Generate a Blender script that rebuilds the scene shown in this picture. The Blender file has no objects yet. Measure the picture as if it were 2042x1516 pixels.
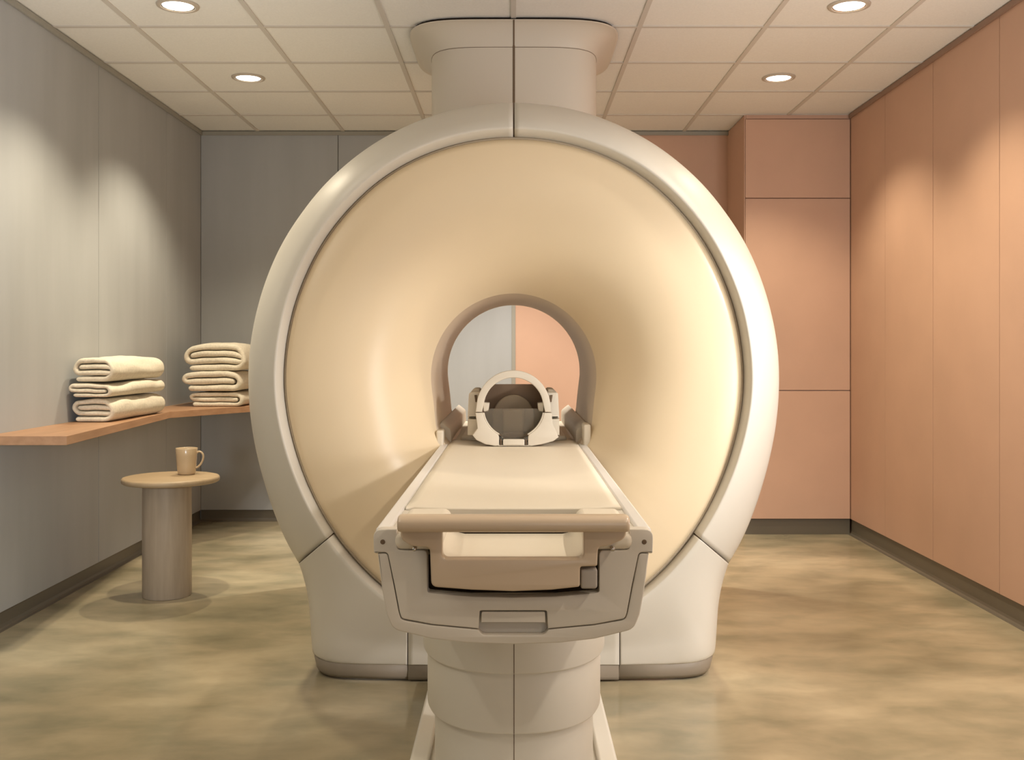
import bpy, bmesh, math, random
from mathutils import Vector, Matrix, noise
random.seed(7)
C = bpy.context.scene.collection
PI = math.pi

# ------------------------------------------------------------------ camera
F, CX, HY, CAMZ = 2036.0, 1024.0, 697.0, 1.19     # focal length in px, vanishing point, eye height
cam = bpy.data.objects.new('camera', bpy.data.cameras.new('camera')); C.objects.link(cam)
cam.location = (0, 0, CAMZ); cam.rotation_euler = (PI/2, 0, 0)
cam.data.sensor_width = 36; cam.data.lens = 36*F/2042
cam.data.shift_x = -3/2042; cam.data.shift_y = -61/2042
cam.data.clip_start = .05
S = bpy.context.scene; S.camera = cam
S.view_settings.view_transform = 'Standard'; S.view_settings.look = 'None'
S.view_settings.gamma = 1; S.view_settings.use_curve_mapping = False
S.view_settings.exposure = 0.16
w = bpy.data.worlds.new('world'); S.world = w; w.use_nodes = True
w.node_tree.nodes['Background'].inputs[0].default_value = (.9, .85, .8, 1)
w.node_tree.nodes['Background'].inputs[1].default_value = .1

def aim(o, tgt):
    o.rotation_euler = (Vector(tgt)-o.location).to_track_quat('-Z', 'Y').to_euler()
def area(name, loc, tgt, sx, sy, e, col):
    l = bpy.data.lights.new(name, 'AREA'); l.shape = 'RECTANGLE'; l.size = sx; l.size_y = sy
    l.energy = e; l.color = col
    o = bpy.data.objects.new(name, l); C.objects.link(o); o.location = loc; aim(o, tgt); return o
# daylight from the right-hand side in front of the frame, weaker light from the left, soft room fill
area('key_light', (2.08, 2.35, 1.93), (-.1, 3.8, 1.1), .5, .5, 9, (1, .985, .965))
area('left_light', (-1.9, 1.6, 2.2), (.3, 3.7, .9), .4, .4, 7, (1, .90, .74))
area('fill_light', (1.3, -1.6, 1.35), (.3, 5, 1.9), 2.4, 1.8, 17, (.95, .98, 1))
area('up_light', (1.9, 2.25, 1.0), (.5, 4.7, 2.7), .8, .6, 24, (.98, .99, 1))  # added unseen light that lifts the ceiling, most on the right

def beam(name, loc, tgt, e, deg, blend, col, rad):
    l = bpy.data.lights.new(name, 'SPOT'); l.energy = e; l.spot_size = math.radians(deg); l.spot_blend = blend
    l.color = col; l.shadow_soft_size = rad
    o = bpy.data.objects.new(name, l); C.objects.link(o); o.location = loc; aim(o, tgt)
beam('key_beam', (2.08, 2.35, 1.95), (.1, 3.65, .58), 80, 47, .42, (1, .985, .965), .07)
beam('ceiling_beam', (-1.9, 2.3, .9), (-2.0, 4.7, 2.7), 55, 66, .8, (.95, .97, 1), .2)  # added unseen spot that brightens the left ceiling and upper wall
beam('wall_beam', (-1.2, 1.9, 1.0), (-2.165, 4.7, .28), 75, 40, .8, (.88, .95, 1), .12)  # added unseen spot that brightens the lower left wall

# ------------------------------------------------------------------ helpers
def P(px, py, Y):
    """point of the place at distance Y that the photograph shows at pixel (px, py)"""
    return Vector(((px-CX)/F*Y, Y, CAMZ-(py-HY)/F*Y))

def tag(o, label=None, cat=None, group=None, kind=None):
    if label: o['label'] = label
    if cat: o['category'] = cat
    if group: o['group'] = group
    if kind: o['kind'] = kind
    return o

def empty(name, loc, label, cat, group=None):
    o = bpy.data.objects.new(name, None); C.objects.link(o); o.location = loc
    o.empty_display_size = .1
    return tag(o, label, cat, group)

def link(name, me, mat, parent=None, smooth=True, bevel=0, seg=3, angle=35, subsurf=0, label=None):
    o = bpy.data.objects.new(name, me); C.objects.link(o)
    if mat and not me.materials: me.materials.append(mat)
    if smooth:
        for p in me.polygons: p.use_smooth = True
    if parent:
        o.parent = parent
        o.matrix_parent_inverse = Matrix.Translation(-parent.matrix_world.translation) if False else Matrix()
        o.location = -Vector(root_loc(parent))
    if bevel:
        b = o.modifiers.new('bevel', 'BEVEL'); b.width = bevel; b.segments = seg
        b.limit_method = 'ANGLE'; b.angle_limit = math.radians(angle); b.harden_normals = True
    if subsurf:
        s = o.modifiers.new('subd', 'SUBSURF'); s.levels = s.render_levels = subsurf
    if label: o['label'] = label
    return o

def root_loc(p):
    v = Vector(p.location)
    while p.parent:
        p = p.parent; v += Vector(p.location)
    return v

def mesh_from(verts, faces):
    me = bpy.data.meshes.new('m'); me.from_pydata([tuple(v) for v in verts], [], faces); me.update()
    bm = bmesh.new(); bm.from_mesh(me); bmesh.ops.recalc_face_normals(bm, faces=bm.faces); bm.to_mesh(me); bm.free()
    return me

def sharp(me, deg=35):
    bm = bmesh.new(); bm.from_mesh(me)
    for e in bm.edges:
        if len(e.link_faces) == 2 and e.calc_face_angle(0) > math.radians(deg): e.smooth = False
    bm.to_mesh(me); bm.free(); return me

def box_me(x0, x1, y0, y1, z0, z1):
    v = [(x, y, z) for x in (x0, x1) for y in (y0, y1) for z in (z0, z1)]
    f = [(0, 1, 3, 2), (4, 6, 7, 5), (0, 4, 5, 1), (2, 3, 7, 6), (0, 2, 6, 4), (1, 5, 7, 3)]
    return mesh_from(v, f)
def boxes_me(bs):
    V = []; Fs = []
    for b in bs:
        m = [(x, y, z) for x in b[0:2] for y in b[2:4] for z in b[4:6]]; n = len(V); V += m
        Fs += [tuple(n+i for i in q) for q in ((0, 1, 3, 2), (4, 6, 7, 5), (0, 4, 5, 1), (2, 3, 7, 6), (0, 2, 6, 4), (1, 5, 7, 3))]
    return mesh_from(V, Fs)
def box(name, b, mat, parent=None, bevel=.004, **k):
    return link(name, box_me(*b), mat, parent, smooth=bevel > 0, bevel=bevel, **k)

def lathe_me(prof, n=64, cx=0, cy=0, cz=0, axis='Z'):
    V = []; Fs = []
    for i in range(n):
        a = 2*PI*i/n
        for r, z in prof:
            V.append((cx+r*math.cos(a), cy+r*math.sin(a), cz+z) if axis == 'Z' else (cx+r*math.cos(a), cy+z, cz+r*math.sin(a)))
    m = len(prof)
    for i in range(n):
        j = (i+1) % n
        for k in range(m-1): Fs.append((i*m+k, j*m+k, j*m+k+1, i*m+k+1))
    me = mesh_from(V, Fs)
    bm = bmesh.new(); bm.from_mesh(me); bmesh.ops.remove_doubles(bm, verts=bm.verts, dist=1e-5)
    bmesh.ops.recalc_face_normals(bm, faces=bm.faces); bm.to_mesh(me); bm.free()
    return me

def tube_me(pts, r, n=8, closed=False):
    cu = bpy.data.curves.new('c', 'CURVE'); cu.dimensions = '3D'; cu.bevel_depth = r; cu.bevel_resolution = max(1, n//4)
    cu.use_fill_caps = True
    sp = cu.splines.new('POLY'); sp.points.add(len(pts)-1); sp.use_cyclic_u = closed
    for p, q in zip(sp.points, pts): p.co = (*q, 1)
    return bake(cu)
def bake(cu):
    o = bpy.data.objects.new('t', cu); C.objects.link(o)
    dg = bpy.context.evaluated_depsgraph_get(); dg.update()
    me = bpy.data.meshes.new_from_object(o.evaluated_get(dg))
    bpy.data.objects.remove(o); bpy.data.curves.remove(cu)
    return me

def rounded(pts, r, n=5):
    """round the corners of a closed polygon"""
    out = []; N = len(pts)
    for i in range(N):
        p = Vector(pts[i][:2]); a = Vector(pts[i-1][:2]); b = Vector(pts[(i+1) % N][:2])
        rr = pts[i][2] if len(pts[i]) > 2 else r
        da = (a-p); db = (b-p); la = da.length; lb = db.length
        if la < 1e-9 or lb < 1e-9: continue
        d = min(rr, la*.45, lb*.45)
        s = p+da/la*d; e = p+db/lb*d
        if d < 1e-6: out.append(tuple(p)); continue
        for k in range(n+1):
            t = k/n; out.append(tuple(s*(1-t)**2+p*2*t*(1-t)+e*t*t))
    return out

def plate_me(loops, Yf, th, bev=.003):
    """flat panel standing in the XZ plane; loops = world (x, z) outlines, later ones cut holes"""
    cu = bpy.data.curves.new('c', 'CURVE'); cu.dimensions = '2D'; cu.fill_mode = 'BOTH'
    cu.extrude = th/2-bev; cu.bevel_depth = bev; cu.bevel_resolution = 2; cu.offset = -bev
    for L in loops:
        sp = cu.splines.new('POLY'); sp.points.add(len(L)-1); sp.use_cyclic_u = True
        for p, q in zip(sp.points, L): p.co = (q[0], q[1], 0, 1)
    me = bake(cu)
    for v in me.vertices:
        x, y, z = v.co; v.co = (x, Yf+th/2-z, y)
    bm = bmesh.new(); bm.from_mesh(me); bmesh.ops.remove_doubles(bm, verts=bm.verts, dist=1e-6)
    bmesh.ops.recalc_face_normals(bm, faces=bm.faces); bm.to_mesh(me); bm.free()
    return sharp(me, 30)
def px_loop(pts, Y, r=0, n=5):
    q = rounded(pts, r, n) if r or any(len(p) > 2 for p in pts) else pts
    return [(P(a[0], a[1], Y).x, P(a[0], a[1], Y).z) for a in q]
def mirror_px(left, c=1023.5):
    return left+[(2*c-p[0],)+tuple(p[1:]) for p in reversed(left) if abs(p[0]-c) > .6]

# ------------------------------------------------------------------ materials
def mat(name, col, rough=.5, spec=.5, noise_scale=0, amt=.04, bump=0, bscale=200, metallic=0, col2=None, stretch=(1, 1, 1), emit=0, coat=0):
    m = bpy.data.materials.new(name); m.use_nodes = True; nt = m.node_tree; b = nt.nodes['Principled BSDF']
    b.inputs['Base Color'].default_value = (*col, 1); b.inputs['Roughness'].default_value = rough
    b.inputs['Specular IOR Level'].default_value = spec; b.inputs['Metallic'].default_value = metallic
    b.inputs['Coat Weight'].default_value = coat; b.inputs['Coat Roughness'].default_value = .15
    if emit:
        b.inputs['Emission Color'].default_value = (*col, 1); b.inputs['Emission Strength'].default_value = emit
    if noise_scale or bump:
        tc = nt.nodes.new('ShaderNodeTexCoord'); mp = nt.nodes.new('ShaderNodeMapping')
        mp.inputs['Scale'].default_value = stretch; nt.links.new(tc.outputs['Object'], mp.inputs[0])
    if noise_scale:
        n = nt.nodes.new('ShaderNodeTexNoise'); n.inputs['Scale'].default_value = noise_scale; n.inputs['Detail'].default_value = 5
        nt.links.new(mp.outputs[0], n.inputs['Vector'])
        r = nt.nodes.new('ShaderNodeMix'); r.data_type = 'RGBA'
        c2 = col2 or tuple(max(0, c*(1-2*amt)) for c in col)
        c1 = tuple(min(1, c*(1+amt)) for c in col)
        r.inputs[6].default_value = (*c1, 1); r.inputs[7].default_value = (*c2, 1)
        mr = nt.nodes.new('ShaderNodeMapRange'); mr.inputs[1].default_value = .3; mr.inputs[2].default_value = .7
        nt.links.new(n.outputs[0], mr.inputs[0]); nt.links.new(mr.outputs[0], r.inputs[0])
        nt.links.new(r.outputs[2], b.inputs['Base Color'])
    if bump:
        n = nt.nodes.new('ShaderNodeTexNoise'); n.inputs['Scale'].default_value = bscale; n.inputs['Detail'].default_value = 4
        nt.links.new(mp.outputs[0], n.inputs['Vector'])
        bp = nt.nodes.new('ShaderNodeBump'); bp.inputs['Strength'].default_value = bump; bp.inputs['Distance'].default_value = .004
        nt.links.new(n.outputs[0], bp.inputs['Height']); nt.links.new(bp.outputs[0], b.inputs['Normal'])
    return m

M_white = mat('enamel_white', (.67, .63, .55), .42, .4, 3, .01)
M_grille = mat('enamel_collar', (.66, .60, .51), .45, .4)
M_cream = mat('cream_cover', (.79, .645, .44), .34, .4, 2, .01)
M_bore = mat('bore_liner', (.66, .54, .40), .45, .4)
M_shell = mat('table_shell', (.66, .60, .51), .45, .4, 3, .01)
M_rail = mat('rail_white', (.76, .73, .69), .38, .5)
M_board = mat('table_board', (.76, .68, .55), .5, .4, 3, .01)
M_tan = mat('tan_handle', (.58, .45, .32), .32, .5, coat=.2)
M_plinth = mat('plinth_grey', (.27, .225, .17), .5, .4)
M_dark = mat('shadow_gap', (.03, .02, .014), .8, .1)
M_groove = mat('groove_brown', (.16, .11, .07), .7, .2)
M_gasket = mat('gasket_taupe', (.46, .38, .28), .5, .4)
M_button = mat('button_grey', (.38, .33, .28), .4, .5)
M_metal = mat('pin_metal', (.6, .58, .54), .3, .5, metallic=1)
M_grey = mat('grey_panel', (.43, .44, .45), .55, .3, 6, .03, stretch=(1, 1, .15), bump=.03, bscale=60)
M_pink = mat('pink_panel', (.62, .40, .295), .5, .35, 4, .02)
M_trimg = mat('trim_grey', (.34, .325, .285), .5, .4)
M_trimb = mat('trim_brown', (.30, .19, .14), .5, .4)
M_base = mat('baseboard_vinyl', (.135, .115, .085), .4, .5)
M_tile = mat('ceiling_tile', (.84, .82, .78), .9, .1, 120, .02, bump=.05, bscale=300)
M_grid = mat('ceiling_grid', (.63, .585, .53), .6, .3)
M_wood = mat('shelf_beech', (.47, .27, .155), .42, .4, 5, .06, stretch=(6, .8, 8), col2=(.40, .22, .12))
M_oak = mat('pale_oak', (.42, .335, .25), .5, .4, 7, .05, stretch=(5, 5, .5), col2=(.36, .285, .21))
M_oaktop = mat('pale_oak_top', (.46, .34, .215), .45, .4, 7, .05, stretch=(.7, 6, 6), col2=(.40, .295, .18))
M_mug = mat('mug_glaze', (.56, .42, .265), .22, .6, 8, .03, coat=.3)
M_mugin = mat('mug_inside', (.13, .075, .045), .3, .5)
M_towel = mat('towel_terry', (.88, .80, .66), .95, .1, 90, .06, bump=.9, bscale=380)
M_coil = mat('coil_cream', (.68, .615, .51), .4, .5)
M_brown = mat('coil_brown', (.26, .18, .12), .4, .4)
M_pad = mat('coil_pad', (.50, .43, .33), .7, .2)

# polished concrete
def concrete():
    m = bpy.data.materials.new('polished_concrete'); m.use_nodes = True; nt = m.node_tree; b = nt.nodes['Principled BSDF']
    tc = nt.nodes.new('ShaderNodeTexCoord')
    def nz(scale, detail, dist, st):
        mp = nt.nodes.new('ShaderNodeMapping'); mp.inputs['Scale'].default_value = st
        nt.links.new(tc.outputs['Object'], mp.inputs[0])
        n = nt.nodes.new('ShaderNodeTexNoise'); n.inputs['Scale'].default_value = scale; n.inputs['Detail'].default_value = detail
        n.inputs['Distortion'].default_value = dist; nt.links.new(mp.outputs[0], n.inputs['Vector']); return n
    n1 = nz(1.1, 5, .3, (1, 1.4, 1)); n2 = nz(3.2, 6, .25, (1, 1.6, 1)); n3 = nz(40, 3, 0, (1, 1, 1))
    r1 = nt.nodes.new('ShaderNodeValToRGB'); e = r1.color_ramp.elements
    e[0].position = .30; e[0].color = (.26, .225, .145, 1); e[1].position = .68; e[1].color = (.52, .45, .315, 1)
    el = r1.color_ramp.elements.new(.5); el.color = (.375, .32, .215, 1)
    nt.links.new(n1.outputs[0], r1.inputs[0])
    r2 = nt.nodes.new('ShaderNodeValToRGB'); e = r2.color_ramp.elements
    e[0].position = .32; e[0].color = (.66, .68, .63, 1); e[1].position = .62; e[1].color = (1.10, 1.06, 1.0, 1)
    nt.links.new(n2.outputs[0], r2.inputs[0])
    mx = nt.nodes.new('ShaderNodeMix'); mx.data_type = 'RGBA'; mx.blend_type = 'MULTIPLY'; mx.inputs[0].default_value = .85
    nt.links.new(r1.outputs[0], mx.inputs[6]); nt.links.new(r2.outputs[0], mx.inputs[7])
    nt.links.new(mx.outputs[2], b.inputs['Base Color'])
    rr = nt.nodes.new('ShaderNodeMapRange'); rr.inputs[3].default_value = .12; rr.inputs[4].default_value = .26
    nt.links.new(n2.outputs[0], rr.inputs[0]); nt.links.new(rr.outputs[0], b.inputs['Roughness'])
    b.inputs['Specular IOR Level'].default_value = .5
    bp = nt.nodes.new('ShaderNodeBump'); bp.inputs['Strength'].default_value = .04; bp.inputs['Distance'].default_value = .003
    nt.links.new(n3.outputs[0], bp.inputs['Height']); nt.links.new(bp.outputs[0], b.inputs['Normal'])
    return m
M_floor = concrete()
m = bpy.data.materials.new('tinted_plastic'); m.use_nodes = True; b = m.node_tree.nodes['Principled BSDF']
b.inputs['Base Color'].default_value = (.62, .56, .46, 1); b.inputs['Roughness'].default_value = .12
b.inputs['Transmission Weight'].default_value = .85; b.inputs['IOR'].default_value = 1.1
M_clear = m

# ------------------------------------------------------------------ room
WX, YB, YF, H = 2.165, 7.07, -2.6, 2.70
def struct(name, me, mt, **k):
    return tag(link(name, me, mt, None, smooth=k.get('bevel', 0) > 0, **k), kind='structure')
struct('floor', box_me(-WX-.1, WX+.1, YF-.1, YB+.1, -.1, 0), M_floor)
struct('ceiling', box_me(-WX-.1, WX+.1, YF-.1, YB+.1, H+.004, H+.1), M_tile)
G = []
for k in range(-3, 4): G.append((k*.59-.0115, k*.59+.0115, YF, YB, H-.002, H+.006))
for k in range(-12, 4):
    y = 4.781+.6*k
    if YF < y < YB: G.append((-WX, WX, y-.0115, y+.0115, H-.0015, H+.006))
struct('trim_1', boxes_me(G), M_grid)

# left wall: tall grey panels with open joints over a dark backing
def wall_x(name, x, sgn, joints, z0, mt, backing):
    js = [YF]+sorted(joints)+[YB]
    g = .0022
    bs = [(x, x+sgn*.02, a+g, b-g, z0, H-.0) for a, b in zip(js[:-1], js[1:])]
    bs = [(min(q[0], q[1]), max(q[0], q[1]), *q[2:]) for q in bs]
    struct(name, boxes_me(bs), mt, bevel=.0015, seg=1)
    a, b = sorted((x+sgn*.021, x+sgn*.12))
    struct(backing, box_me(a, b, YF-.1, YB+.1, 0, H+.05), M_trimb if mt is M_pink else M_trimg)
wall_x('wall_left', -WX, -1, [5.33-1.04*k for k in range(8)]+[6.37], .078, M_grey, 'wall_left_backing')
wall_x('wall_right', WX, 1, [5.95, 5.27, 4.55]+[3.85-.7*k for k in range(9)], .10, M_pink, 'wall_right_backing')
struct('wall_back', boxes_me([(-WX, -1.217, YB, YB+.02, .078, H), (-1.213, -.002, YB, YB+.02, .078, H)]), M_grey, bevel=.0015, seg=1)
struct('wall_back_pink', boxes_me([(.002, 1.6, YB, YB+.02, .10, H)]), M_pink)
struct('wall_back_backing', box_me(-WX-.1, WX+.1, YB+.021, YB+.12, 0, H+.05), M_trimg)
struct('wall_front', box_me(-WX-.1, WX+.1, YF-.12, YF, 0, H+.05), M_grey)
struct('trim_2', box_me(-.014, .014, YB-.008, YB+.01, .08, H), M_trimg, bevel=.002)
# ceiling edge angles
struct('trim_3', box_me(-WX, -WX+.014, YF, YB, H-.028, H-.001), M_trimg, bevel=.002)
struct('trim_4', box_me(WX-.014, WX, YF, 6.55, H-.028, H-.001), M_trimb, bevel=.002)
struct('trim_5', box_me(-WX+.014, 1.486, YB-.014, YB, H-.028, H-.001), M_trimg, bevel=.002)
# coved skirting
def cove(name, run, z1, out=.022):
    prof = [(0, z1), (.006, z1), (.006, .022), (.009, .010), (.016, .004), (out+.006, .001), (out+.006, 0), (0, 0)]
    V = []; n = len(prof)
    for (x, y, nx, ny) in run:
        for d, z in prof: V.append((x+nx*d, y+ny*d, z))
    Fs = []
    for i in range(len(run)-1):
        for k in range(n-1): Fs.append((i*n+k, (i+1)*n+k, (i+1)*n+k+1, i*n+k+1))
    struct(name, sharp(mesh_from(V, Fs), 50), M_base)
cove('baseboard_left', [(-WX-.016, YF, 1, 0), (-WX-.016, YB+.014, 1, 0)], .078)
cove('baseboard_right', [(WX+.014, YF, -1, 0), (WX+.014, 6.566, -1, 0)], .10)
cove('baseboard_back', [(-WX, YB+.014, 0, -1), (1.49, YB+.014, 0, -1)], .078)

# closet in the right rear corner
cl = empty('closet', (1.82, 6.8, 0), 'tall salmon pink closet filling the rear right corner beside the scanner', 'closet')
link('body', box_me(1.486, WX-.002, 6.572, YB-.002, .10, H-.002), M_pink, cl, smooth=False)
link('side_panel', box_me(1.480, 1.486, 6.552, YB-.004, .10, 2.667), M_pink, cl, bevel=.001, seg=1)
link('filler_strip', box_me(1.495, WX-.002, 6.565, 6.58, 2.674, H-.002), M_pink, cl, bevel=.001, seg=1)
link('plinth', box_me(1.49, WX-.002, 6.568, 6.61, 0.0, .098), M_base, cl, smooth=False)
for z0, z1 in ((2.163, 2.667), (.929, 2.157), (.103, .923)):
    link('door', box_me(1.488, WX-.006, 6.55, 6.57, z0, z1), M_pink, cl, bevel=.0015, seg=2)

# ------------------------------------------------------------------ downlights
M_lens = mat('lamp_lens', (1, .93, .82), .3, .5, emit=5)
M_refl = mat('lamp_reflector', (.85, .80, .72), .18, .8, metallic=1)
M_ltrim = mat('lamp_trim', (.52, .45, .37), .5, .4)
labels = {(-1, 4.488): 'round recessed downlight over the left wall, nearest the viewer',
          (-1, 5.68): 'round recessed downlight over the left wall, towards the back wall',
          (1, 4.488): 'round recessed downlight over the pink wall, nearest the viewer',
          (1, 5.68): 'round recessed downlight over the pink wall, in front of the closet'}
def spot(name, loc, e, size, blend, col, par=None, rad=.035, tilt=0):
    l = bpy.data.lights.new(name, 'SPOT'); l.energy = e; l.spot_size = math.radians(size); l.spot_blend = blend
    l.color = col; l.shadow_soft_size = rad
    o = bpy.data.objects.new(name, l); C.objects.link(o); o.location = loc; o.rotation_euler = (0, tilt, 0)
    if par: o.parent = par
    return o
src = None
for (sx, y), lab in labels.items():
    t = empty('downlight', (sx*1.475, y, H), lab, 'ceiling light', 'downlights in the tiled ceiling')
    if src is None:
        src = [link('trim_ring', lathe_me([(.070, .004), (.071, -.004), (.078, -.006), (.090, -.003), (.092, .003)], 48), M_ltrim, None),
               link('reflector', lathe_me([(.071, -.003), (.066, .001), (.060, .0035)], 48), M_refl, None),
               link('lens', lathe_me([(.066, -.0005), (.03, -.002), (0, -.0025)], 48), M_lens, None)]
        for o in src: o.parent = t
    else:
        for o in src:
            c = o.copy(); C.objects.link(c); c.parent = t
    spot('lamp', (0, 0, -.012), 98 if sx < 0 else 70, 118, .6, (1, .87, .64) if sx < 0 else (1, .85, .60), t)
# further downlights of the same rows, nearer the viewer than the frame shows, and one behind the scanner neck
for sx in (-1, 1):
    for y in (3.29, 2.10, .91, -.3):
        spot('room_lamp', (sx*1.475, y, H-.012), 15 if sx < 0 else 40, 128, .45, (1, .90, .74))
spot('room_lamp', (0, 6.2, H-.012), 230, 88, .6, (1, .93, .82))

# ------------------------------------------------------------------ scanner
gx, gy = 1024.5, 750.0
def polar(pts):
    t = []
    for x, y in pts:
        dx, dy = abs(x-gx), y-gy
        t.append((math.degrees(math.atan2(dx, -dy)), math.hypot(dx, dy)))
    return sorted(t)
inner_t = polar([(1024.5, 274), (880, 297), (777, 346), (688, 426), (634, 500), (607, 559), (587, 609), (577, 658), (568.5, 713), (567, 777),
                 (570, 808), (579, 855), (593, 908), (626, 990), (668, 1064), (698, 1102), (760, 1166), (850, 1224), (940, 1252), (1024.5, 1261)])
outer_t = polar([(1024.5, 205), (940, 212), (856, 233), (789, 262), (745, 287), (675, 341.5), (638, 378), (599, 430), (579, 457), (556, 499), (520, 591),
                 (506, 648), (499, 690), (495.5, 750), (498, 811), (504, 863), (518, 928), (539, 999), (561, 1058), (596, 1123)])
def interp(t, a):
    if a <= t[0][0]: return t[0][1]
    for i in range(len(t)-1):
        if t[i][0] <= a <= t[i+1][0]:
            # catmull-rom
            p0 = t[max(0, i-1)][1]; p1 = t[i][1]; p2 = t[i+1][1]; p3 = t[min(len(t)-1, i+2)][1]
            u = (a-t[i][0])/(t[i+1][0]-t[i][0])
            return p1*(1-u)+p2*u if False else .5*((2*p1)+(-p0+p2)*u+(2*p0-5*p1+4*p2-p3)*u*u+(-p0+3*p1-3*p2+p3)*u**3)
    return t[-1][1]
def smooth_t(t, n=91, a1=180, k=2):
    a1 = min(a1, t[-1][0]); xs = [i*a1/(n-1) for i in range(n)]; v = [interp(t, x) for x in xs]
    for _ in range(k*6):
        v = [v[0]*.5+v[1]*.5]+[(v[i-1]+2*v[i]+v[i+1])/4 for i in range(1, n-1)]+[v[-1]]
    return list(zip(xs, v))
inner_s = smooth_t(inner_t); outer_s = smooth_t(outer_t)
SEAM = 131.2
def dirv(th):  # th signed degrees from up, negative = left
    a = math.radians(th); return math.sin(a), -math.cos(a)
def rin(th): return interp(inner_s, abs(th))
def rout(th): return interp(outer_s, abs(th))
YC = 3.615   # crest of the ring
def ring_prof(a, b, off=0.0):
    """a=(px,py,Y) at cover edge, b=(px,py,Y) at silhouette -> list of points; profile of the ring"""
    L = math.hypot(b[0]-a[0], b[1]-a[1]); k = 19/L
    S_ = [(0.0, 3.685), (.012, 3.672), (k*.5, 3.640), (k*.86, 3.6175), (k*.97, 3.6145), (k*1.15, YC), (k*1.15+(1-k*1.15)*.35, None),
          (k*1.15+(1-k*1.15)*.6, None), (k*1.15+(1-k*1.15)*.78, None), (k*1.15+(1-k*1.15)*.9, None), (k*1.15+(1-k*1.15)*.97, None), (1.0, b[2])]
    s0 = k*1.15; out = []
    for s, Y in S_:
        if Y is None:
            u = (s-s0)/(1-s0); Y = YC+(b[2]-YC)*(.36*u+.64*(1-math.sqrt(max(0, 1-u**2.4))))
        out.append(P(a[0]+(b[0]-a[0])*s, a[1]+(b[1]-a[1])*s, Y+off))
    return out
YS = 3.85
def surf(cols, closed=False):
    V = []; Fs = []; n = len(cols[0])
    for c in cols: V += c
    m = len(cols)
    for i in range(m if closed else m-1):
        j = (i+1) % m
        for k in range(n-1): Fs.append((i*n+k, j*n+k, j*n+k+1, i*n+k+1))
    return V, Fs
def orient(me, toward=Vector((0, -1, 0))):
    s = sum((p.normal.dot(toward)*p.area for p in me.polygons))
    if s < 0: me.flip_normals()
    return me

sc = empty('mri_scanner', (0, 4.4, 0), 'large cream ring-shaped medical scanner with a central bore and a neck reaching the ceiling', 'scanner')
def ring_cols(t0, t1, n, off=0.0):
    cols = []
    for i in range(n+1):
        th = t0+(t1-t0)*i/n; dx, dy = dirv(th)
        a = (gx+dx*rin(th), gy+dy*rin(th), 3.685); b = (gx+dx*rout(th), gy+dy*rout(th), YS)
        cols.append(ring_prof(a, b, off))
    return cols
def add_return(cols, depth=.03):
    """turn the outer edge back so that the panel has thickness"""
    for c in cols:
        q = c[-1]; ctr = Vector((0, 0, 1.1)); d = (Vector((q.x, 0, q.z))-ctr)*.004
        c.append(Vector((q.x-d.x, q.y+depth, q.z-d.z)))
    return cols
def solid(o, th=.006):
    s = o.modifiers.new('solid', 'SOLIDIFY'); s.thickness = th; s.offset = -1; return o
g = .17
for t0, t1, nm in ((-SEAM+g, -g, 'left'), (g, SEAM-g, 'right')):
    V, Fs = surf(add_return(ring_cols(t0, t1, 110)))
    solid(link('ring_cover', orient(mesh_from(V, Fs)), M_white, sc))

# legs: left half, mirrored for the right
outl = [(596, 1123, 3.85), (604, 1147, 3.845), (611, 1173, 3.835), (617, 1211, 3.82), (620.5, 1266, 3.80), (623, 1303, 3.79), (626.5, 1308, 3.76),
        (638, 1315.5, 3.71), (655, 1320.5, 3.682), (674, 1323, 3.667), (720, 1325, 3.657), (812, 1326.3, 3.652)]
def resample(pts, n, sm=0):
    d = [0]
    for i in range(1, len(pts)): d.append(d[-1]+math.hypot(pts[i][0]-pts[i-1][0], pts[i][1]-pts[i-1][1]))
    out = []
    for k in range(n+1):
        t = d[-1]*k/n
        for i in range(len(pts)-1):
            if d[i] <= t <= d[i+1]+1e-6:
                u = (t-d[i])/(d[i+1]-d[i]); out.append([pts[i][q]+(pts[i+1][q]-pts[i][q])*u for q in range(len(pts[0]))]); break
    for _ in range(sm):
        o2 = [list(o) for o in out]
        for i in range(1, n):
            for q in range(len(o2[0])): o2[i][q] = (out[i-1][q]+2*out[i][q]+out[i+1][q])/4
        out = o2
    return out
N = 90
O = resample(outl, N, 6)
# inner edge: from the seam along the cover edge to x=812
thA = SEAM
def inn(th): dx, dy = dirv(-th); return (gx+dx*rin(th), gy+dy*rin(th))
thB = next(t/10 for t in range(1300, 1800) if inn(t/10)[0] >= 812)
I = resample([inn(thA+(thB-thA)*i/60) for i in range(61)], N)
def leg_prof(a, b, off=0.0):
    L = math.hypot(b[0]-a[0], b[1]-a[1]); k = 19/L
    out = []
    ss = [0, .5*k, .86*k, .97*k, 1.35*k]+[1.35*k+(1-1.35*k)*q for q in (.1, .22, .36, .5, .62, .72, .8, .87, .92, .96, .985, 1)]
    Ys = [3.685, 3.640, 3.6175, 3.6145, YC]
    for i, s in enumerate(ss):
        if i < 5: Y = Ys[i]
        else:
            u = (s-1.35*k)/(1-1.35*k)
            base = YC+(3.648-YC)*min(1, u*1.6)
            edge = b[2]-3.648
            Y = base+edge*(.22*u*u+.78*(1-math.sqrt(max(0, 1-u**5))))
        out.append(P(a[0]+(b[0]-a[0])*s, a[1]+(b[1]-a[1])*s, Y+off))
    return out
def leg_cols(mir, i0=0, i1=N):
    cols = []
    for i in range(i0, i1+1):
        # relax the correspondence so that the lines fan out
        a = I[i]; b = O[i]
        if mir: a = (2*gx-a[0], a[1]); b = (2*gx-b[0], b[1], b[2])
        cols.append(leg_prof(a, b))
    return cols
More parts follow.
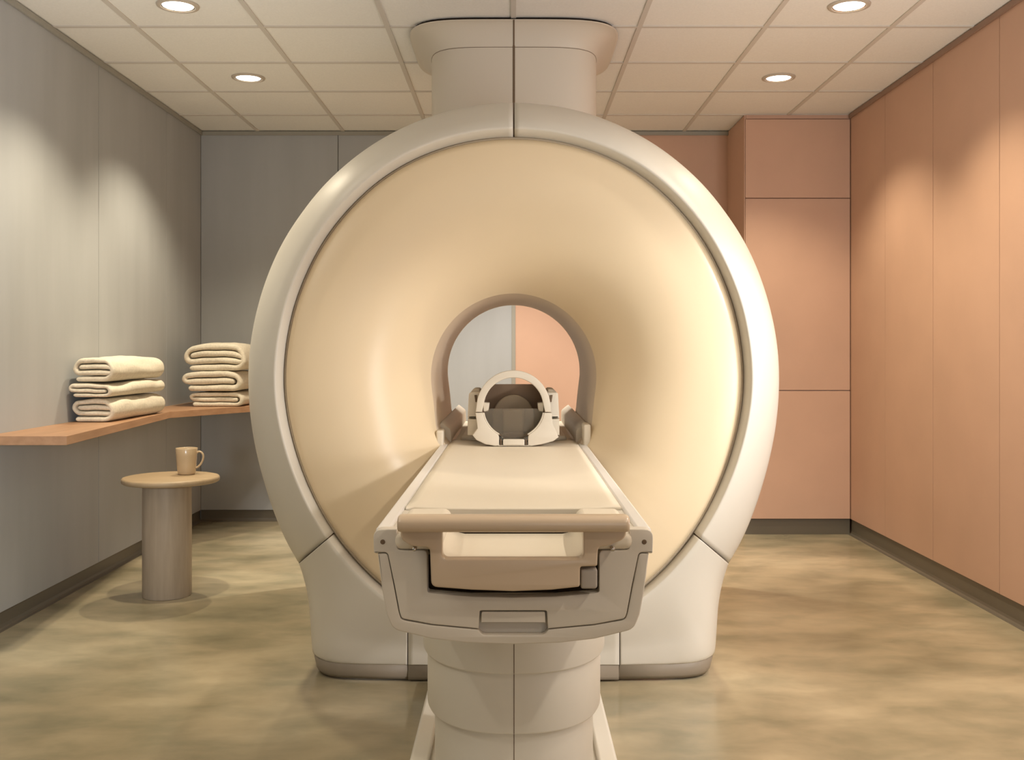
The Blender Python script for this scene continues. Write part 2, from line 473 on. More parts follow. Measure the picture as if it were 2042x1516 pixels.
for mir in (0, 1):
    cols = leg_cols(mir)
    cols[0] = [p+Vector((.0, 0, -.0022)) for p in cols[0]]
    for c in cols:
        q = c[-1]; c.append(Vector((q.x*.997, q.y+.03, q.z)))
    V, Fs = surf(cols)
    solid(link('leg_cover', orient(mesh_from(V, Fs)), M_white, sc))
cols = []
for i in range(41):
    x = 814+(2*gx-814*2)*i/40
    th = max(0, min(180, 180))
    # cover edge straight above x
    lo = next(t/5 for t in range(650, 901) if inn(t/5)[0] >= min(x, 2*gx-x)-.01) if abs(x-gx) > 1 else 180
    cols.append(leg_prof((x, inn(lo)[1]), (x, 1326.4, 3.65)))
V, Fs = surf(cols)
solid(link('centre_cover', orient(mesh_from(V, Fs)), M_white, sc))

# plinth band round the foot
def plan(dz=0, ins=0):
    L = []
    for (x, y, Y) in outl[5:]:
        p = P(x, y, Y); L.append((p.x, p.y))
    L = [(-.745, 5.35), (-.745, 4.3), (-.744, 3.86), (-.741, 3.80), (-.733, 3.755), (-.712, 3.712), (-.68, 3.685), (-.63, 3.667), (-.54, 3.657), (-.381, 3.652)]
    return L
pl = plan()
def band(L, z0, z1, ins):
    V = []; Fs = []
    for (x, y) in L: 
        V.append((x, y, z1)); V.append((x*(1-ins*.6), y+ins*.15, z0+.012)); V.append((x*(1-ins), y+ins*.35, z0))
    for i in range(len(L)-1):
        for k in range(2): Fs.append((i*3+k, (i+1)*3+k, (i+1)*3+k+1, i*3+k+1))
    return V, Fs
for mir in (1, -1):
    V, Fs = band([(mir*x, y) for x, y in pl], .008, .0635, .022)
    solid(link('plinth', orient(mesh_from(V, Fs)), M_plinth, sc), .01)
V, Fs = band([(-.377, 3.652), (0, 3.649), (.377, 3.652)], .008, .0635, .0)
solid(link('plinth', orient(mesh_from(V, Fs)), M_plinth, sc), .01)

# dark inner body: fills the seams, closes sides, back
bodyL = []
full = []
for i in range(0, 61):
    th = -SEAM*(60-i)/60*1.0
    dx, dy = dirv(th); full.append(P(gx+dx*(rout(th)-3), gy+dy*(rout(th)-3), YS+.012))
legs = [P(o[0]+3, o[1]-.5, o[2]+.014) for o in O if o[1] < 1300]
left = list(reversed(legs))+full           # from foot up to the top centre
left = [Vector((-.725, 3.8, .02))]+left
loop = left+[Vector((-p.x, p.y, p.z)) for p in reversed(left[:-1])]
V = []; Fs = []; n = len(loop)
yb = 5.35
for p in loop: V.append(p)
for p in loop: V.append(Vector((p.x*.995, yb-.12, p.z)))
for p in loop: V.append(Vector((p.x*.93, yb, max(.02, 1.07+(p.z-1.07)*.95))))
for r in range(2):
    for i in range(n-1): Fs.append((r*n+i, r*n+i+1, (r+1)*n+i+1, (r+1)*n+i))
Fs.append((n-1, 0, n, 2*n-1)); Fs.append((2*n-1, n, 2*n, 3*n-1))
link('body_shell', mesh_from(V, Fs), M_white, sc)
# backing right behind the covers so that the joints read dark
cols = ring_cols(-SEAM-1, SEAM+1, 160, .014)
V, Fs = surf(cols)
link('joint_backing', mesh_from(V, Fs), M_groove, sc)
V = []; Fs = []
for i in range(N+1):
    for mir in (0,):
        pass
for mir in (0, 1):
    c2 = []
    for i in range(0, N+1, 2):
        a = I[i]; b = O[i]
        if mir: a = (2*gx-a[0], a[1]); b = (2*gx-b[0], b[1], b[2])
        c2.append(leg_prof(a, b, .016))
    v, f = surf(c2); n0 = len(V); V += v; Fs += [tuple(q+n0 for q in ff) for ff in f]
c2 = []
for i in range(21):
    x = 800+(2*gx-1600)*i/20
    lo = next(t/5 for t in range(650, 901) if inn(t/5)[0] >= min(x, 2*gx-x)-.01) if abs(x-gx) > 1 else 180
    c2.append(leg_prof((x, inn(lo)[1]), (x, 1340, 3.65), .012))
v, f = surf(c2); n0 = len(V); V += v; Fs += [tuple(q+n0 for q in ff) for ff in f]
link('joint_backing', mesh_from(V, Fs), M_groove, sc)

# front cover (funnel) and bore
zc = CAMZ-(750.5-HY)/F*3.93
def bore_pt(th, r, Y, wide=1.0):
    """bore section: round above, wider and flatter below so that the table fits"""
    a = math.radians(th); cx_, cz_ = math.sin(a), math.cos(a)
    if cz_ >= 0: rr = r
    else:
        n_ = 3.2; rr = r/((abs(cx_)**n_+abs(cz_/1.05)**n_)**(1/n_))
        wgt = min(1, max(0, -cz_-.12)*2.3); rr = r*(1-wgt)+rr*wgt
    return Vector((.0008+rr*cx_, Y, zc_at(Y)+rr*cz_))
def zc_at(Y): return zc
def edge_pt(th, Y):
    dx, dy = dirv(th); r = rin(th)-4.0; return P(gx+dx*r, gy+dy*r, Y)
cols = []
NT = 180
YE = 3.66
for i in range(NT):
    th = -180+360*i/NT
    E = edge_pt(th, YE); Mp = bore_pt(th, .3185, 3.93); c = []
    c.append(edge_pt(th, YE)+Vector((0, .035, 0)))
    c.append(edge_pt(th, YE+.004)*1.0)
    for k in range(1, 29):
        q = 1-k/28
        v = Mp.lerp(E, q)
        Y = YE-.012+.012*max(0, (q-.8)/.2)**2+.282*(1-q)**3.4
        c.append(Vector((v.x, Y, v.z)))
    cols.append(c)
V, Fs = surf(cols, closed=True)
cov = link('front_cover', orient(mesh_from(V, Fs)), M_cream, sc, label='cream funnel-shaped front cover')
cols = []
for i in range(NT):
    th = -180+360*i/NT; c = []
    for r, Y in ((.3185, 3.93), (.3165, 3.945), (.3120, 3.99), (.3075, 4.06), (.305, 4.15), (.305, 4.45), (.307, 4.7), (.3135, 4.86), (.320, 4.93), (.330, 4.97), (.36, 5.1), (.42, 5.22), (.50, 5.34)):
        c.append(bore_pt(th, r, Y))
    cols.append(c)
V, Fs = surf(cols, closed=True)
link('bore_liner', sharp(mesh_from(V, Fs), 40), M_bore, sc)
cols = []
for i in range(NT):
    th = -180+360*i/NT; a = math.radians(th)
    p = bore_pt(th, .50, 5.34); cols.append([p, Vector((math.sin(a)*.85, 5.345, 1.09+math.cos(a)*.92 if math.cos(a) > -.95 else .12))])
V, Fs = surf(cols, closed=True)
link('rear_cover', mesh_from(V, Fs), M_white, sc)

# neck to the ceiling
def sup(hx, y0, y1, z, n=4.0, m=120, xc=.002, bow=0):
    yc = (y0+y1)/2; hy = (y1-y0)/2; out = []
    for i in range(m):
        a = 2*PI*i/m; c, s = math.cos(a), math.sin(a)
        r = 1/((abs(c)**n+abs(s)**n)**(1/n))
        out.append(Vector((xc+hx*r*c, yc+hy*r*s, z)))
    return out
def loft(rings, cap=True):
    V = []; Fs = []; n = len(rings[0])
    for r in rings: V += r
    for k in range(len(rings)-1):
        for i in range(n): Fs.append((k*n+i, k*n+(i+1) % n, (k+1)*n+(i+1) % n, (k+1)*n+i))
    if cap: Fs.append(tuple(range(n))); Fs.append(tuple(range((len(rings)-1)*n, len(rings)*n)))
    return V, Fs
def neck_section(hx, yf, ybk, z):
    return sup(hx, yf, ybk, z, n=4.6)
V, Fs = loft([neck_section(.403, 4.735, 5.62, z) for z in (1.85, 2.2, 2.5, 2.655)], False)
link('neck', orient(mesh_from(V, Fs), Vector((0, -1, 0))), M_grille, sc)
fl = []
for k in range(13):
    t = k/12; o_ = .098*(1-math.cos(t*PI/2)); z = 2.6575+.0385*math.sin(t*PI/2)
    z = 2.6575-.10*0+.0385*t if False else z
    fl.append(neck_section(.403+o_, 4.735-o_, 5.62+o_*.8, z))
fl = []
for k in range(15):
    t = k/14; a = t*PI/2
    o_ = .10*(t**1.15); z = 2.590+.098*math.sin(a)**.9
    fl.append(neck_section(.403+o_, 4.738-o_, 5.62+o_*.6, z))
fl.append(neck_section(.504, 4.637, 5.68, 2.690))
V, Fs = loft(fl, True)
link('neck_flare', sharp(orient(mesh_from(V, Fs), Vector((0, -1, 0))), 60), M_grille, sc)
link('neck_gap', mesh_from(*loft([neck_section(.495, 4.65, 5.66, z) for z in (2.689, 2.7015)], True)), M_dark, sc)
sec = neck_section(.4032, 4.7345, 5.62, 2.6)
link('neck_seam', tube_me([Vector((p.x, p.y, 2.592)) for p in sec], .0012, closed=True), M_groove, sc)
# vertical joint of the neck and the centre joint
link('joint_strip', box_me(-.0035, .0065, 4.7325, 4.75, 2.0, 2.60), M_groove, sc, bevel=.001, seg=1)
fp = []
for k in range(15):
    t = k/14; fp.append(Vector((.0015, 4.738-.10*t**1.15-.0005, 2.590+.098*math.sin(t*PI/2)**.9)))
link('joint_strip', tube_me(fp, .0035), M_groove, sc)

cols = []
for i in range(180):
    th = -180+360*i/180; dx, dy = dirv(th); r = rin(th)
    cols.append([P(gx+dx*(r+d), gy+dy*(r+d), Y) for d, Y in ((-7, 3.69), (-5, 3.668), (-1, 3.667), (3, 3.69))])
V, Fs = surf(cols, closed=True)
link('gasket', orient(mesh_from(V, Fs)), M_gasket, sc)

# ------------------------------------------------------------------ patient table
tb = empty('patient_table', (0, 2.75, 0), 'beige patient table on a telescopic column, sliding into the scanner bore', 'examination table')
Y1 = 2.055
# front shell
panel_left = [(1023.5, 1192), (940, 1190), (863, 1183.5), (852, 1182, 11), (852, 1098, 11), (808, 1098), (791.5, 1097, 14), (791.5, 1056), (744, 1056, 18), (745.5, 1102.5, 1),
              (773, 1101.5, 8), (787, 1168), (797, 1222), (801, 1234, 10), (861, 1245.3), (954.5, 1254), (956.5, 1218, 4), (1023.5, 1218)]
link('front_panel', plate_me([px_loop(mirror_px(panel_left), Y1, .001)], Y1, .035, .0022), M_shell, tb)
frame_left = [(753, 1106), (762, 1178), (771, 1226), (783, 1256, 26), (861, 1275), (932, 1283), (1023.5, 1286)]
inner_left = [(1023.5, 1267), (962, 1267, 8), (953, 1256.4, 3), (861, 1247.6), (800, 1237, 12), (795, 1222), (785, 1169), (772, 1104, 7), (753, 1105)]
fr = mirror_px(frame_left); 
inr = [(2*1023.5-p[0],)+tuple(p[1:]) for p in reversed(inner_left[1:])]+inner_left
link('front_frame', plate_me([px_loop(fr+inr, Y1, .001)], Y1+.001, .05, .003), M_shell, tb)
# pocket and latch
link('latch_pocket', plate_me([px_loop([(950, 1214, 5), (1097, 1214, 5), (1097, 1268, 5), (950, 1268, 5)], Y1)], Y1+.022, .01, .001), M_shell, tb)
link('latch', plate_me([px_loop([(960, 1221, 4), (1087, 1221, 4), (1087.5, 1243, 1), (959.5, 1243, 1)], Y1)], Y1+.001, .016, .0015), M_shell, tb)
# table base body
def wpx(p, k=1.0): q = P(p[0], p[1], Y1); return (q.x*k, q.z)
body_l = [(1023.5, 1124), (800, 1124), (800, 1066), (748, 1066), (752, 1106), (763, 1178), (773, 1226), (785, 1252, 20), (861, 1272), (932, 1280), (1023.5, 1283)]
link('table_body', plate_me([px_loop(mirror_px(body_l), Y1, .001)], Y1+.09, 1.44, .002), M_shell, tb)
link('cavity_shade', plate_me([px_loop([(845, 1123), (1202, 1123), (1202, 1200), (845, 1200)], Y1)], Y1+.075, .012, .001), M_dark, tb)  # near-black plate, paints the shade in the gap round the handle plate
for s in (-1, 1):
    x0, x1 = sorted((s*.283, s*.272))
    link('side_wall', box_me(x0, x1, Y1+.02, 3.6, .775, .805), M_shell, tb, bevel=.003)
    x0, x1 = sorted((s*.2825, s*.2525))
    link('side_rail', box_me(x0, x1, Y1+.036, 3.99, .800, .8245), M_rail, tb, bevel=.006, seg=4, label='white side rail')
    link('screw', lathe_me([(0, -.0012), (.0035, -.0014), (.0045, -.0012), (.0052, .0004)], 20, s*(.2632), Y1, P(763, 1081, Y1).z, 'Y'), M_groove, tb)
    link('pin', lathe_me([(0, 0), (.004, 0), (.004, .03)], 14, s*.1975, 2.03, P(823, 1094, 2.04).z, 'Y'), M_metal, tb)
    a, b = sorted((s*.236, s*.262))
    xa, xb = sorted((s*.244, s*.142))
    link('corner_block', box_me(xa, xb, 2.05, 2.358, .785, .825), M_board, tb, bevel=.018, seg=5)
# board: slightly dished top, slides through the bore
V = []; Fs = []
xs = [-.249+.498*i/24 for i in range(25)]
ys = [2.362, 2.365, 2.37]+[2.45+.1*i for i in range(17)]+[4.12]
for y in ys:
    e = .004 if y < 2.363 else (.001 if y < 2.366 else 0)
    for x in xs:
        d = .0055*(abs(x)/.249)**4
        r = .004*max(0, (abs(x)-.243)/.006)
        V.append((x, y, .823+d-e-r))
nx = len(xs)
for j in range(len(ys)-1):
    for i in range(nx-1): Fs.append((j*nx+i, j*nx+i+1, (j+1)*nx+i+1, (j+1)*nx+i))
bd = link('table_board', orient(mesh_from(V, Fs), Vector((0, 0, 1))), M_board, tb)
sm = bd.modifiers.new('s', 'SOLIDIFY'); sm.thickness = .034; sm.offset = -1
link('gap_strip', boxes_me([(-.2525, -.249, 2.06, 3.95, .78, .812), (.249, .2525, 2.06, 3.95, .78, .812)]), M_groove, tb, smooth=False)
# scoop behind the handle
V = []; Fs = []
sy = [(2.03, .7665), (2.06, .766), (2.12, .7655), (2.2, .766), (2.27, .768), (2.31, .773)]
xs = [-.156, -.152, -.146, -.138, -.126, -.11]+[-.09+.18*i/8 for i in range(9)]+[.11, .126, .138, .146, .152, .156]
for y, z in sy:
    for x in xs:
        t = max(0, (abs(x)-.11)/.046); V.append((x, y, z+.052*(1-math.sqrt(max(0, 1-t*t)))))
nx = len(xs)
for j in range(len(sy)-1):
    for i in range(nx-1): Fs.append((j*nx+i, j*nx+i+1, (j+1)*nx+i+1, (j+1)*nx+i))
solid(link('hand_recess', orient(mesh_from(V, Fs), Vector((0, 0, 1))), M_board, tb), .006)
link('slot', box_me(-.125, .125, 2.335, 2.36, .765, .788), M_dark, tb, smooth=False)
# handle plate
Y2 = 2.018
hp = [(800, 1034, 10), (1247, 1034, 10), (1250, 1074, 14), (1210, 1090, 8), (1193, 1092, 7), (1191, 1129.5, 4), (1157, 1131, 5), (1156.5, 1171, 5), (1100, 1177), (1023, 1180), (940, 1177), (860, 1171, 12),
      (857, 1092, 9), (822, 1090, 8), (798, 1076, 14)]
hole = [(881.5, 1060, 3), (1163.5, 1060, 3), (1163.5, 1116, 14), (881.5, 1116, 14)]
link('handle_plate', plate_me([px_loop(hp, Y2), px_loop(hole, Y2)], Y2, .034, .004), M_tan, tb, label='tan front handle plate')
# rounded grab bar
bz0, bz1 = P(0, 1062, 2.0).z, P(0, 1030, 2.0).z
V, Fs = [], []
prof = []
for k in range(24):
    a = 2*PI*k/24; c, s = math.cos(a), math.sin(a); n_ = 2.8; r = 1/((abs(c)**n_+abs(s)**n_)**(1/n_)); prof.append((r*c, r*s))
xr = [(-.2275, .72), (-.2268, .84), (-.2245, .93), (-.221, .98), (-.215, 1), (0, 1), (.215, 1), (.221, .98), (.2245, .93), (.2268, .84), (.2275, .72)]
for x, k_ in xr:
    for c, s in prof: V.append(((x, 2.016+.030*c*k_, (bz0+bz1)/2+.0165*s*k_)))
for j in range(len(xr)-1):
    for i in range(24): Fs.append((j*24+i, j*24+(i+1) % 24, (j+1)*24+(i+1) % 24, (j+1)*24+i))
Fs.append(tuple(range(24))); Fs.append(tuple(range((len(xr)-1)*24, len(xr)*24)))
link('grab_bar', mesh_from(V, Fs), M_tan, tb)
# rounded lower shoulders of the bar ends
link('release_button', plate_me([px_loop([(1159, 1138, 5), (1192, 1136, 6), (1192, 1177, 7), (1159, 1177, 5)], Y2)], Y2+.008, .03, .004), M_button, tb, label='grey release button')

# rear board inside the bore, side guides
bb = [(-.215, .215, 4.12, 5.25, .80, .842)]
link('bore_board', boxes_me(bb), M_board, tb, bevel=.012, seg=4)
link('bore_base', box_me(-.27, .27, 4.11, 5.25, .77, .8215), M_board, tb, bevel=.004)
for s in (-1, 1):
    # guide: upright profile, rounded and leaning outward
    pr = [(.244, .80), (.247, .872), (.251, .880), (.276, .900), (.284, .904), (.290, .898), (.292, .80)]
    V = []; Fs = []
    for y in (4.02, 4.04, 5.28):
        for x, z in pr: V.append((s*x, y, z if y > 4.03 else z-.003))
    n_ = len(pr)
    for j in range(2):
        for i in range(n_-1): Fs.append((j*n_+i, j*n_+i+1, (j+1)*n_+i+1, (j+1)*n_+i))
    Fs.append(tuple(range(n_)))
    link('side_guide', mesh_from(V, Fs), M_shell, tb, bevel=.002)
    a, b = sorted((s*.268, s*.296))
    link('guide_end', box_me(a, b, 3.90, 4.02, .80, .903 if s > 0 else .88), M_board, tb, bevel=.008, seg=4)
    a, b = sorted((s*.222, s*.2235))
    link('guide_line', box_me(a, b, 4.2, 4.9, .8425, .8432) if False else boxes_me([(s*.15-.001, s*.15+.001, 4.15, 4.7, .8415, .8428)]), M_groove, tb, smooth=False)

# column
def colring(hx, hy, z0, z1, yc=2.75, n=2.5, rb=.006):
    rs = []
    for z, k in ((z0, -.03), (z0, -rb), (z0+rb*.4, -rb*.3), (z0+rb, 0), (z1, 0)):
        rs.append([Vector((p.x, p.y, z)) for p in sup(hx+k, yc-hy-k, yc+hy+k, z, n, 160, xc=.001)])
    return loft(rs, False)
col_parts = [(.2395, .335, .420, .64), (.2285, .325, .274, .44), (.2095, .305, .02, .29)]
for hx, hy, z0, z1 in col_parts:
    V, Fs = colring(hx, hy, z0, z1)
    link('column_sleeve', sharp(orient(mesh_from(V, Fs)), 50), M_white, tb)
    link('joint_strip', box_me(.0002, .0022, 2.75-hy-.0006, 2.75-hy+.01, z0+.003, z1), M_groove, tb, smooth=False)
# foot plate running back under the scanner front
link('foot_plate', box_me(-.293, .293, 2.15, 3.63, .002, .030), M_white, tb, bevel=.006)
for s in (-1, 1):
    a, b = sorted((s*.2905, s*.235))
    link('foot_fairing', box_me(a, b, 2.3, 3.62, .028, .048), M_white, tb, bevel=.01, seg=4)

# ------------------------------------------------------------------ head coil
hc = empty('head_coil', (0, 3.95, .8265), 'small white and grey head coil cradle standing on the far end of the patient table', 'head coil')
YH = 3.85
hcx, hcy = 1024, 813
def arcpts(cx_, cy_, r, a0, a1, n): return [(cx_+r*math.sin(math.radians(a0+(a1-a0)*i/n)), cy_-r*math.cos(math.radians(a0+(a1-a0)*i/n))) for i in range(n+1)]
# upper arch
up = arcpts(hcx, hcy, 74, -84, 84, 40)+[(1099, 822), (1087, 822)]+arcpts(hcx, hcy, 59.5, 80, -80, 40)+[(961, 822), (948.5, 822)]
link('upper_arch', plate_me([px_loop(up, YH)], YH, .05, .003), M_coil, hc)
# lower ring with base
lo = [(948, 823.5), (961.5, 823.5)]+[(x, y) for x, y in arcpts(hcx, hcy, 62, -100, -150, 16)]+[(995, 872), (995.5, 888), (1053, 888), (1053, 872)]+arcpts(hcx, hcy, 62, 150, 100, 16)+[(1087, 823.5), (1100, 823.5), (1102, 845), (1110, 862), (1114, 872), (1104, 880), (1080, 886.5), (1060, 890), (988, 890), (968, 886.5), (950, 878), (942, 868), (952, 855), (951, 845)]
link('lower_ring', plate_me([px_loop(lo, YH)], YH+.001, .05, .003), M_coil, hc)
# chrome-light lip inside the ring
lip = [P(x, y, YH+.004) for x, y in arcpts(hcx, hcy, 59, -98, -215+0, 26)][:0]
lipl = [P(x, y, YH+.006) for x, y in arcpts(hcx, hcy, 60.5, -100, -152, 20)]
lipr = [P(x, y, YH+.006) for x, y in arcpts(hcx, hcy, 60.5, 100, 152, 20)]
link('rim', tube_me(lipl, .003), M_coil, hc); link('rim', tube_me(lipr, .003), M_coil, hc)
link('chin_bracket', plate_me([px_loop([(1003, 876, 3), (1046, 876, 3), (1046, 888, 2), (1003, 888, 2)], YH)], YH-.004, .02, .002), M_coil, hc)
for s in (-1, 1):
    x = hcx+s*25
    link('slot', plate_me([px_loop([(x-1.2, 876), (x+1.2, 876), (x+1.2, 888), (x-1.2, 888)], YH)], YH-.001, .01, .0005), M_groove, hc)
# side blocks
for s in (-1, 1):
    q = [(hcx+s*67, 783, 2), (hcx+s*89, 783, 5), (hcx+s*91.5, 834, 1), (hcx+s*67, 834, 1)]
    link('side_block', plate_me([px_loop(q, 3.93)], 3.93, .24, .006), M_coil, hc)
    q = [(hcx+s*67, 776, 4), (hcx+s*82, 776, 6), (hcx+s*88, 790, 2), (hcx+s*67, 790)]
    link('side_cap', plate_me([px_loop(q, 4.0)], 4.0, .18, .008), M_pad, hc)
    q = [(hcx+s*67, 836, 1), (hcx+s*91.5, 836, 1), (hcx+s*91.5, 868), (hcx+s*67, 868)]
    link('block_foot', plate_me([px_loop(q, 3.93)], 3.93, .24, .003), M_board, hc)
    q = [(hcx+s*73, 788), (hcx+s*78, 788), (hcx+s*76, 802), (hcx+s*73, 802)]
    link('latch_recess', plate_me([px_loop(q, 3.925)], 3.925, .01, .0005), M_groove, hc)
    q = [(hcx+s*48, 804, 2), (hcx+s*60, 803, 2), (hcx+s*60, 821, 3), (hcx+s*50, 821, 2)]
    link('hinge_block', plate_me([px_loop(q, 3.88)], 3.88, .06, .003), M_coil, hc)
# brown shell behind the arch, cut low at the top
def wall_arc(r, a0, a1, y0, y1, th, name, mt, cy_=hcy):
    V = []; Fs = []; n_ = 36; c0 = P(hcx, cy_, YH)
    R = r*YH/F
    for i in range(n_+1):
        a = math.radians(a0+(a1-a0)*i/n_)
        for y in (y0, y1): V.append((c0.x+R*math.sin(a), y, c0.z+R*math.cos(a)))
    for i in range(n_): Fs.append((2*i, 2*i+1, 2*i+3, 2*i+2))
    return solid(link(name, mesh_from(V, Fs), mt, hc), th)
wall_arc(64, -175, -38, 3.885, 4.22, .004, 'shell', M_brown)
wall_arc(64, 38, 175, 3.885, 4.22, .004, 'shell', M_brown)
# rear bulkhead
rb_ = [(966, 766.5, 6), (1082, 766.5, 6), (1082, 872), (966, 872)]
cut = arcpts(hcx, 840, 37, -90, 90, 20)
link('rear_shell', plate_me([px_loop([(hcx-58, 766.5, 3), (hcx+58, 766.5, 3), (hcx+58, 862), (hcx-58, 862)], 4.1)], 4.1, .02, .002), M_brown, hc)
dome = [(p[0], p[1]) for p in arcpts(hcx, 828, 40, -85, 85, 24)]+[(hcx+40, 860), (hcx-40, 860)]
link('back_pad', plate_me([px_loop(dome, 4.07)], 4.07, .03, .006), M_pad, hc)
link('head_rest', plate_me([px_loop([(hcx-22, 818, 4), (hcx+22, 818, 4), (hcx+20, 862, 5), (hcx-20, 862, 5)], 4.0)], 4.0, .06, .008), M_pad, hc)
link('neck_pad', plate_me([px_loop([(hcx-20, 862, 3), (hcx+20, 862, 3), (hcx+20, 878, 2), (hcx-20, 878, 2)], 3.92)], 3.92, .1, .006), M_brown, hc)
vis = [(964, 823)]+arcpts(hcx, hcy, 60, -100, -156, 16)+[(1000, 875), (1048, 875)]+arcpts(hcx, hcy, 60, 156, 100, 16)+[(1084, 823), (1070, 815), (978, 815)]
link('visor', plate_me([px_loop(vis, 3.88)], 3.88, .003, .0005), M_clear, hc, label='tinted clear lower shield')

# ------------------------------------------------------------------ shelf
zs = .836
poly = [(-WX+.0, 4.165), (-1.823, 4.165), (-1.955, 5.81), (-1.64, 6.38), (-1.27, YB-.001), (-WX+.0, YB-.001)]
V = [(x, y, zs) for x, y in poly]+[(x, y, zs-.037) for x, y in poly]; n = len(poly)
Fs = [tuple(range(n)), tuple(range(2*n-1, n-1, -1))]+[(i, (i+1) % n, n+(i+1) % n, n+i) for i in range(n)]
sh = link('wall_shelf', mesh_from(V, Fs), M_wood, None, bevel=.0015, seg=2)
tag(sh, 'light wooden wall shelf wrapping round the grey corner and carrying folded blankets', 'shelf')

# ------------------------------------------------------------------ side table and mug
st = empty('side_table', (-1.665, 4.94, 0), 'round pale wood side table with a thick cylindrical leg below the shelf', 'side table')
me = lathe_me([(0, .5755), (.215, .5755), (.2235, .5735), (.2270, .568), (.2275, .560), (.2255, .552), (.218, .5475), (0, .5475)], 96, -1.657, 4.94, 0)
link('table_top', me, M_oaktop, st)
me = lathe_me([(.10, .548), (.1135, .548), (.1145, .30), (.1145, .006), (.112, 0.001), (0, .001)], 72, -1.676, 4.94, 0)
link('leg', sharp(me, 50), M_oak, st)
mg = empty('mug', (-1.607, 5.02, .5755), 'tan ceramic mug with a looped handle standing on the round side table', 'mug')
mx_, my_, mz_ = -1.607, 5.02, .5755
me = lathe_me([(0, .003), (.030, .003), (.036, .001), (.0385, .002), (.043, .014), (.047, .045), (.0495, .09), (.0525, .128), (.0515, .130), (.0495, .128), (.047, .09), (.044, .045), (.038, .012), (0, .008)], 56, mx_, my_, mz_)
link('cup', me, M_mug, mg)
link('coffee', lathe_me([(0, .112), (.0475, .112)], 40, mx_, my_, mz_), M_mugin, mg)
hd = []
for i in range(17):
    t = i/16; a = -1.25+t*2.75
    hd.append(Vector((0, 0, 0)))
pts = [(.046, .104), (.058, .112), (.070, .110), (.079, .100), (.082, .086), (.078, .068), (.068, .050), (.056, .038), (.046, .033)]
hp3 = []
for i in range(len(pts)-1):
    for k in range(4):
        u = k/4; p0 = pts[max(0, i-1)]; p1 = pts[i]; p2 = pts[i+1]; p3 = pts[min(len(pts)-1, i+2)]
        q = [.5*((2*p1[d])+(-p0[d]+p2[d])*u+(2*p0[d]-5*p1[d]+4*p2[d]-p3[d])*u*u+(-p0[d]+3*p1[d]-3*p2[d]+p3[d])*u**3) for d in (0, 1)]
        hp3.append((mx_+q[0], my_, mz_+q[1]))
hp3.append((mx_+pts[-1][0], my_, mz_+pts[-1][1]))
link('handle', tube_me(hp3, .0048, 16), M_mug, mg)

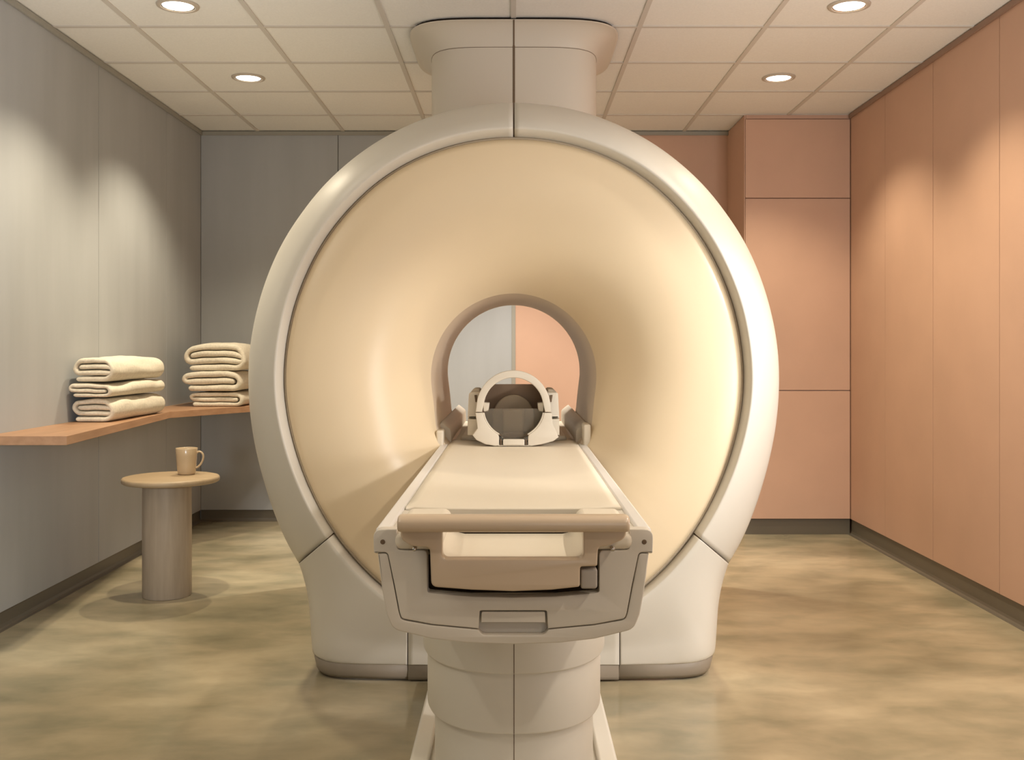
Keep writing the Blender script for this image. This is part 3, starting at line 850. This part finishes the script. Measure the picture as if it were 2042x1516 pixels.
# ------------------------------------------------------------------ folded blankets
def blanket(name, x0, x1, y0, y1, z0, h, layers, seed, bulge, label, flip=False, group=None):
    """a thick cloth folded into itself; the fold line runs along Y"""
    w = x1-x0; t = h/layers; th = t*.90
    if layers == 5: order = [2, 3, 1, 4, 0]
    elif layers == 4: order = [2, 1, 3, 0]
    else: order = [1, 2, 0]
    rnd = random.Random(seed)
    pts = []; dirn = 1; prev = order[0]
    x_start = -w/2+1.5*t
    cur = (x_start, (prev+.5)*t)
    def right_c(R): return w/2-R-t/2
    seq = [cur]
    for q in order[1:]:
        R = abs(q-prev)*t/2; cz_ = (q+prev+1)*t/2; xc = right_c(R)*dirn
        sgn = 1 if q > prev else -1
        seq.append((xc, (prev+.5)*t))
        for k in range(1, 12):
            a = PI*k/12
            seq.append((xc+dirn*R*math.sin(a), cz_-sgn*R*math.cos(a)))
        seq.append((xc, (q+.5)*t)); prev = q; dirn = -dirn
    seq.append((dirn*(w/2-rnd.uniform(.8, 1.6)*t), (prev+.5)*t))
    # resample
    c = resample([(a, b) for a, b in seq], int(26*layers))
    n_ = len(c)
    prof = []
    def nrm(i):
        a = c[max(0, i-1)]; b = c[min(n_-1, i+1)]; d = Vector((b[0]-a[0], b[1]-a[1])).normalized(); return Vector((-d.y, d.x))
    up_ = [Vector(c[i])+nrm(i)*th/2 for i in range(n_)]; dn = [Vector(c[i])-nrm(i)*th/2 for i in range(n_)]
    e0 = [Vector(c[0])+Vector((-th*.42*1, 0))]
    dl = (Vector(c[-1])-Vector(c[-2])).normalized()
    prof = up_+[Vector(c[-1])+dl*th*.42]+list(reversed(dn))+[Vector(c[0])-(Vector(c[1])-Vector(c[0])).normalized()*th*.42]
    m_ = len(prof); V = []; Fs = []
    NL = 26
    for j in range(NL+1):
        v = j/NL; y = y0+(y1-y0)*v
        for i, p in enumerate(prof):
            x, z = p
            if flip: x = -x
            kz = (z/h)
            cr = 1-(2*x/w)**2
            top = bulge*kz*max(0, cr)*(.35+.65*math.sin(PI*min(1, v*.8+.15)))
            nzv = noise.noise(Vector((x*9+seed*3.1, y*5, z*9+seed)))
            nz2 = noise.noise(Vector((x*30+seed, y*9, z*30)))
            X = (x0+x1)/2+x+.009*nzv+.004*nz2
            Z = z0+z+top+(.009*nzv+.0035*nz2)*min(1, z/(.3*t) if t else 1)*kz**.5
            Yv = y+(.010*noise.noise(Vector((x*14, z*14+seed, seed))) if j in (0, 1) else 0)
            # soften the cut ends
            if j in (0, NL):
                cp = Vector(c[min(n_-1, i)] if i < n_ else c[max(0, min(n_-1, 2*n_-i))]); xx = -cp.x if flip else cp.x
                X = X*.86+((x0+x1)/2+xx)*.14; Z = Z*.86+(z0+cp.y+top)*.14
            V.append((X, Yv, max(Z, z0+.0005)))
    for j in range(NL):
        for i in range(m_): Fs.append((j*m_+i, j*m_+(i+1) % m_, (j+1)*m_+(i+1) % m_, (j+1)*m_+i))
    # end caps as strips between the two faces of the cloth
    for j in (0, NL):
        b = j*m_
        for i in range(n_-1):
            Fs.append((b+i, b+i+1, b+m_-1-(i+1)-0, b+m_-1-i-0)) if False else Fs.append((b+i, b+i+1, b+(2*n_-(i+1)), b+(2*n_-i)))
        Fs.append((b+n_-1, b+n_, b+n_+1)); Fs.append((b+0, b+2*n_, b+2*n_+1))
    o = link(name, mesh_from(V, Fs), M_towel, None, subsurf=1)
    return tag(o, label, 'blanket', group)
g1 = 'folded blankets in the left stack'; g2 = 'folded blankets in the corner stack'
z = zs
blanket('folded_blanket', -2.150, -1.935, 4.95, 5.70, z, .110, 4, 1, .008, 'cream folded blanket at the bottom of the left stack on the shelf', group=g1); z += .121
blanket('folded_blanket', -2.158, -1.940, 4.93, 5.70, z, .066, 3, 2, .005, 'thin cream folded blanket in the middle of the left stack', flip=True, group=g1); z += .074
blanket('folded_blanket', -2.145, -1.940, 4.95, 5.70, z, .102, 4, 3, .026, 'cream folded blanket on top of the left stack, nearer the viewer', group=g1)
z = zs
blanket('folded_blanket', -2.01, -1.665, 6.30, 6.82, z, .085, 3, 4, .005, 'cream folded blanket at the bottom of the corner stack beside the scanner', flip=True, group=g2); z += .095
blanket('folded_blanket', -2.045, -1.670, 6.28, 6.82, z, .118, 3, 5, .010, 'cream folded blanket in the middle of the corner stack beside the scanner', flip=True, group=g2); z += .126
blanket('folded_blanket', -2.035, -1.645, 6.29, 6.82, z, .142, 4, 6, .042, 'plump cream folded blanket on top of the corner stack beside the scanner', group=g2)
